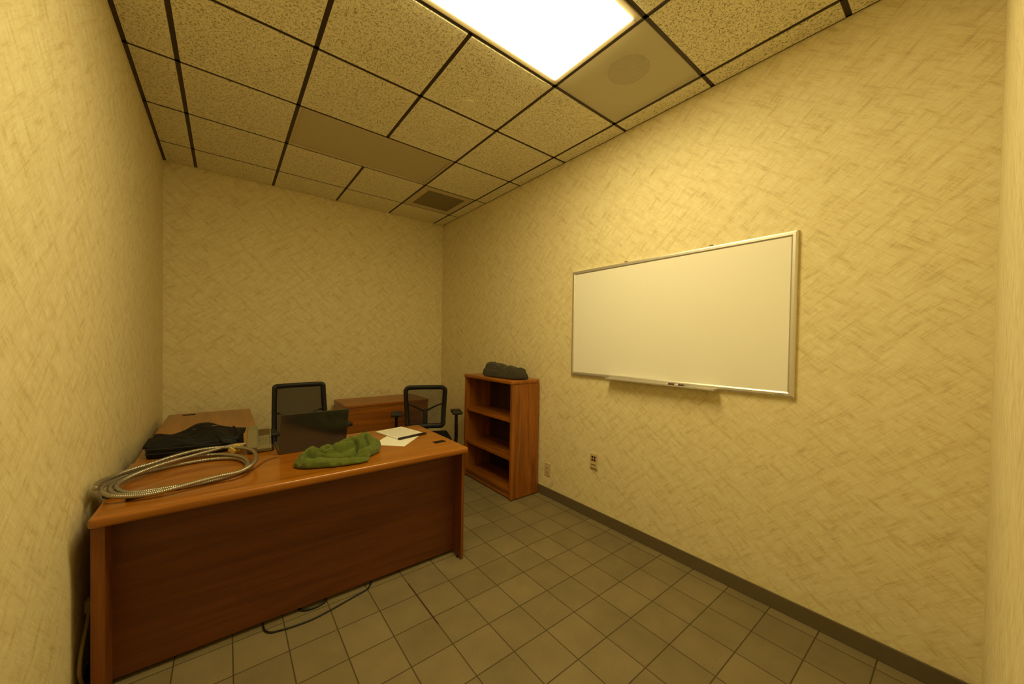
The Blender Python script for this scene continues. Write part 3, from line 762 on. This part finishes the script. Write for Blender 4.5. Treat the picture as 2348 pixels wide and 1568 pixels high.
# bundled grey jacket on the bookcase
gx, gy = 2.60, 2.60
outline = [(-.095, .242), (-.108, .21), (-.105, .10), (-.098, -.02), (-.088, -.13), (-.075, -.22), (-.045, -.258), (.02, -.268), (.07, -.245), (.09, -.12), (.095, .05), (.10, .20), (.085, .245), (.0, .250)]
LN2 = dict(top=[(.0, .30), (.0, .12), (.0, -.02), (-.01, -.12)], lump=[(-.0, -.06), (-.01, -.13), (-.005, -.20)], tail=[(-.02, -.20), (.0, -.27)], low=[(-.075, .25), (-.078, .05), (-.07, -.08)])
VL2 = [[(-.052, .24), (-.060, .12), (-.085, -.02)], [(-.06, -.10), (-.045, -.14), (-.05, -.18)], [(-.04, -.20), (.0, -.215), (.05, -.21)], [(-.03, -.09), (.02, -.085), (.06, -.09)]]
def hf2(x, y):
    global PW
    p = (x, y); PW = 4
    r_ = max(.030, ridge(p, LN2['top'], .150, .085, .100, .085), ridge(p, LN2['lump'], .112, .108, .078, .078), ridge(p, LN2['tail'], .100, .066, .078, .06), ridge(p, LN2['low'], .085, .050, .045, .03))
    for k, vl in enumerate(VL2): r_ -= valley(p, vl, (.014, .026, .022, .012)[k], (.008, .012, .009, .010)[k])
    r_ += .020*billow(x, y, 1.2, 6, 12, 3.1)-.006+.018*billow(x, y, .3, 8, 12, 9.1)*(1 if y < -.05 else .4)
    return max(.012, r_)
t = thing('folded_jacket', 'bundled dark grey jacket on top of the bookcase', 'jacket', (gx, gy, bh))
cloth('garment_body', outline, hf2, .10, M['grey'], t, rings=44, seg=200, bulge=.010, seed=11)

# ------------------------------------------------------------------ whiteboard on the right wall
wy0, wy1, wz0, wz1 = .405, 1.940, 1.152, 2.026
t = thing('whiteboard', 'large blank whiteboard in a silver frame on the right wall', 'whiteboard', (RW, (wy0+wy1)/2, wz0))
hy = (wy1-wy0)/2; hz = wz1-wz0; f = .029
obj('writing_surface', bx(-.018, -.010, -hy+f*.8, hy-f*.8, f*.8, hz-f*.8), M['board'], t)
def mitre(y0, z0, y1, z1, yi0, zi0, yi1, zi1):
    """mitred frame rail between outer edge (y0,z0)-(y1,z1) and inner edge"""
    b = nb()
    pf = [((y0, z0), (y1, z1), 0.0), ((y0, z0), (y1, z1), -.019)]
    O = [(y0, z0), (y1, z1)]; I = [(yi0, zi0), (yi1, zi1)]
    def lerp(a, c, k): return (a[0]+(c[0]-a[0])*k, a[1]+(c[1]-a[1])*k)
    prof = [(0, 0), (0, -.016), (.10, -.021), (.35, -.0235), (.75, -.0235), (1, -.019), (1, 0)]
    rows = []
    for k, x in prof:
        rows.append([b.verts.new((x, *lerp(O[e], I[e], k))) for e in (0, 1)])
    for k in range(len(rows)):
        A, B = rows[k], rows[(k+1) % len(rows)]; b.faces.new((A[0], A[1], B[1], B[0]))
    b.faces.new([r_[0] for r_ in rows]); b.faces.new([r_[1] for r_ in rows][::-1])
    bmesh.ops.recalc_face_normals(b, faces=b.faces)
    return b
oc = [(-hy, 0), (hy, 0), (hy, hz), (-hy, hz)]; ic = [(-hy+f, f), (hy-f, f), (hy-f, hz-f), (-hy+f, hz-f)]
for k in range(4):
    a, c = k, (k+1) % 4
    obj('frame_rail', mitre(*oc[a], *oc[c], *ic[a], *ic[c]), M['alu'], t)
ty0, ty1 = .782-(wy0+wy1)/2, 1.542-(wy0+wy1)/2
b = nb(); box(b, -.074, -.018, ty0, ty1, -.002, .001); box(b, -.076, -.073, ty0, ty1, -.002, .008, bev=.0008); box(b, -.026, -.022, ty0, ty1, -.002, .018)
tr = obj('marker_tray', b, M['alu'], t)
for q0 in (ty0-.008, ty1-.002): obj('tray_end_cap', bx(-.077, -.02, q0, q0+.010, -.004, .010, bev=.002), M['alu'], tr)
for yy in (.835, 1.43):
    b = nb(); box(b, -.014, 0, yy-(wy0+wy1)/2-.010, yy-(wy0+wy1)/2+.010, hz-.002, hz+.010, bev=.003); obj('mounting_clip', b, M['louver'], t)
cu = bpy.data.curves.new('txt', 'FONT'); cu.body = 'QUARTET'; cu.size = .0085; cu.extrude = .0002; cu.align_x = 'CENTER'; cu.space_character = 1.15
to = bpy.data.objects.new('txt', cu); C.objects.link(to)
bpy.context.view_layer.update()
me = bpy.data.meshes.new_from_object(to.evaluated_get(bpy.context.evaluated_depsgraph_get())); bpy.data.objects.remove(to)
lt = bpy.data.objects.new('maker_lettering', me); C.objects.link(lt); me.materials.append(M['ink']); lt.parent = t
lt.matrix_local = Matrix(((0, 0, -1, -.0239), (-1, 0, 0, .468-(wy0+wy1)/2), (0, 1, 0, .0115), (0, 0, 0, 1)))
# marker
t = thing('dry_erase_marker', 'white marker with dark label and cap lying in the tray', 'marker', (RW-.060, 1.014, wz0+.001+.0085))
b = nb(); cyl(b, (0, .058, 0), (0, -.012, 0), .0085, seg=16); obj('barrel', b, M['white'], t, True)
b = nb(); cyl(b, (0, .042, 0), (0, .000, 0), .0088, seg=16); obj('barrel_label', b, M['marker_l'], t, True)
b = nb(); cyl(b, (0, -.024, 0), (0, -.054, 0), .0090, .0078, 16); obj('cap', b, M['marker_l'], t, True)
b = nb(); cyl(b, (0, -.012, 0), (0, -.024, 0), .0086, .0086, 16); obj('collar', b, M['white'], t, True)

# ------------------------------------------------------------------ wall plates
t = thing('wall_outlet', 'ivory duplex power outlet low on the wall next to the bookcase', 'outlet', (RW, 2.217, .252))
obj('cover_plate', bx(-.006, 0, -.036, .036, -.058, .058, bev=.002), M['plate'], t)
for s in (-1, 1):
    r_ = obj('socket', bx(-.0085, -.005, -.017, .017, s*.021-.014, s*.021+.014, bev=.003), M['plate2'], t)
    b = nb(); box(b, -.0092, -.008, -.008, -.005, s*.021-.004, s*.021+.007); box(b, -.0092, -.008, .005, .008, s*.021-.004, s*.021+.007); cyl(b, (-.0092, 0, s*.021-.008), (-.008, 0, s*.021-.008), .003, seg=10); obj('slots', b, M['darkhole'], r_)
b = nb(); cyl(b, (-.007, 0, 0), (-.005, 0, 0), .003, seg=12); obj('screw', b, M['alu'], t)
t = thing('data_outlet', 'ivory data jack plate with four dark ports under the whiteboard', 'outlet', (RW, 1.692, .470))
obj('cover_plate', bx(-.006, 0, -.036, .036, -.060, .060, bev=.002), M['plate'], t)
obj('port_cross', bx(-.0075, -.005, -.022, .022, .002, .044), M['pinkish'], t)
for sy in (-1, 1):
    for sz in (-1, 1): obj('port', bx(-.0085, -.006, sy*.0115-.0080, sy*.0115+.0080, .023+sz*.0115-.0080, .023+sz*.0115+.0080), M['darkhole'], t)
obj('label_window', bx(-.008, -.005, -.027, .027, -.036, -.014, bev=.001), M['plate2'], t)
obj('slot', bx(-.0088, -.006, -.022, .022, -.029, -.024), M['darkhole'], t)
obj('lower_lip', bx(-.011, -.005, -.033, .033, -.060, -.050, bev=.001), M['louver'], t)

# ------------------------------------------------------------------ cables
b = nb(); tube(b, catmull([(.60, 1.99, .005), (.600, 1.940, .005), (.605, 1.905, .005), (.625, 1.878, .005), (.655, 1.868, .005), (.72, 1.855, .005), (.808, 1.852, .005), (.90, 1.868, .005), (1.00, 1.892, .005), (1.084, 1.912, .005), (1.105, 1.930, .005), (1.124, 1.955, .005), (1.13, 2.0, .005)], 10), .0042, 8)
tag(obj('floor_cable', b, M['cable'], None, True), 'thin black cable looping out from under the desk front', 'cable')
b = nb(); tube(b, catmull([(.75, 2.0, .006), (.765, 1.955, .006), (.79, 1.937, .006), (.83, 1.932, .006), (.865, 1.94, .006), (.885, 1.96, .006), (.89, 2.0, .006)], 8), .0055, 8)
tag(obj('power_cord', b, M['cable'], None, True), 'short bend of thick black cord just showing under the desk panel', 'cord')
b = nb()
tube(b, catmull([(.022, 1.99, .33), (.020, 1.935, .27), (.018, 1.895, .22), (.017, 1.875, .16), (.018, 1.89, .10), (.020, 1.93, .05), (.022, 1.99, .02), (.024, 2.1, .010), (.024, 2.3, .010)], 10), .0065, 8)
t = thing('wall_cable', 'tan cable hanging in the gap between desk and left wall', 'cable', (0, 0, 0))
obj('cord', b, M['beige_cable'], t, True)
obj('plug', bx(.010, .030, 1.965, 2.000, .315, .365, bev=.004), M['beige_cable'], t)
b = nb(); tube(b, catmull([(.030, 2.03, .22), (.030, 2.00, .15), (.029, 1.985, .09), (.028, 1.99, .03), (.028, 2.05, .008), (.028, 2.2, .006)], 8), .0035, 8)
tag(obj('thin_cable', b, M['beige_cable'], None, True), 'thinner tan cable nearest the desk end in the wall gap', 'cable')

for m_ in bpy.data.meshes:
    pass
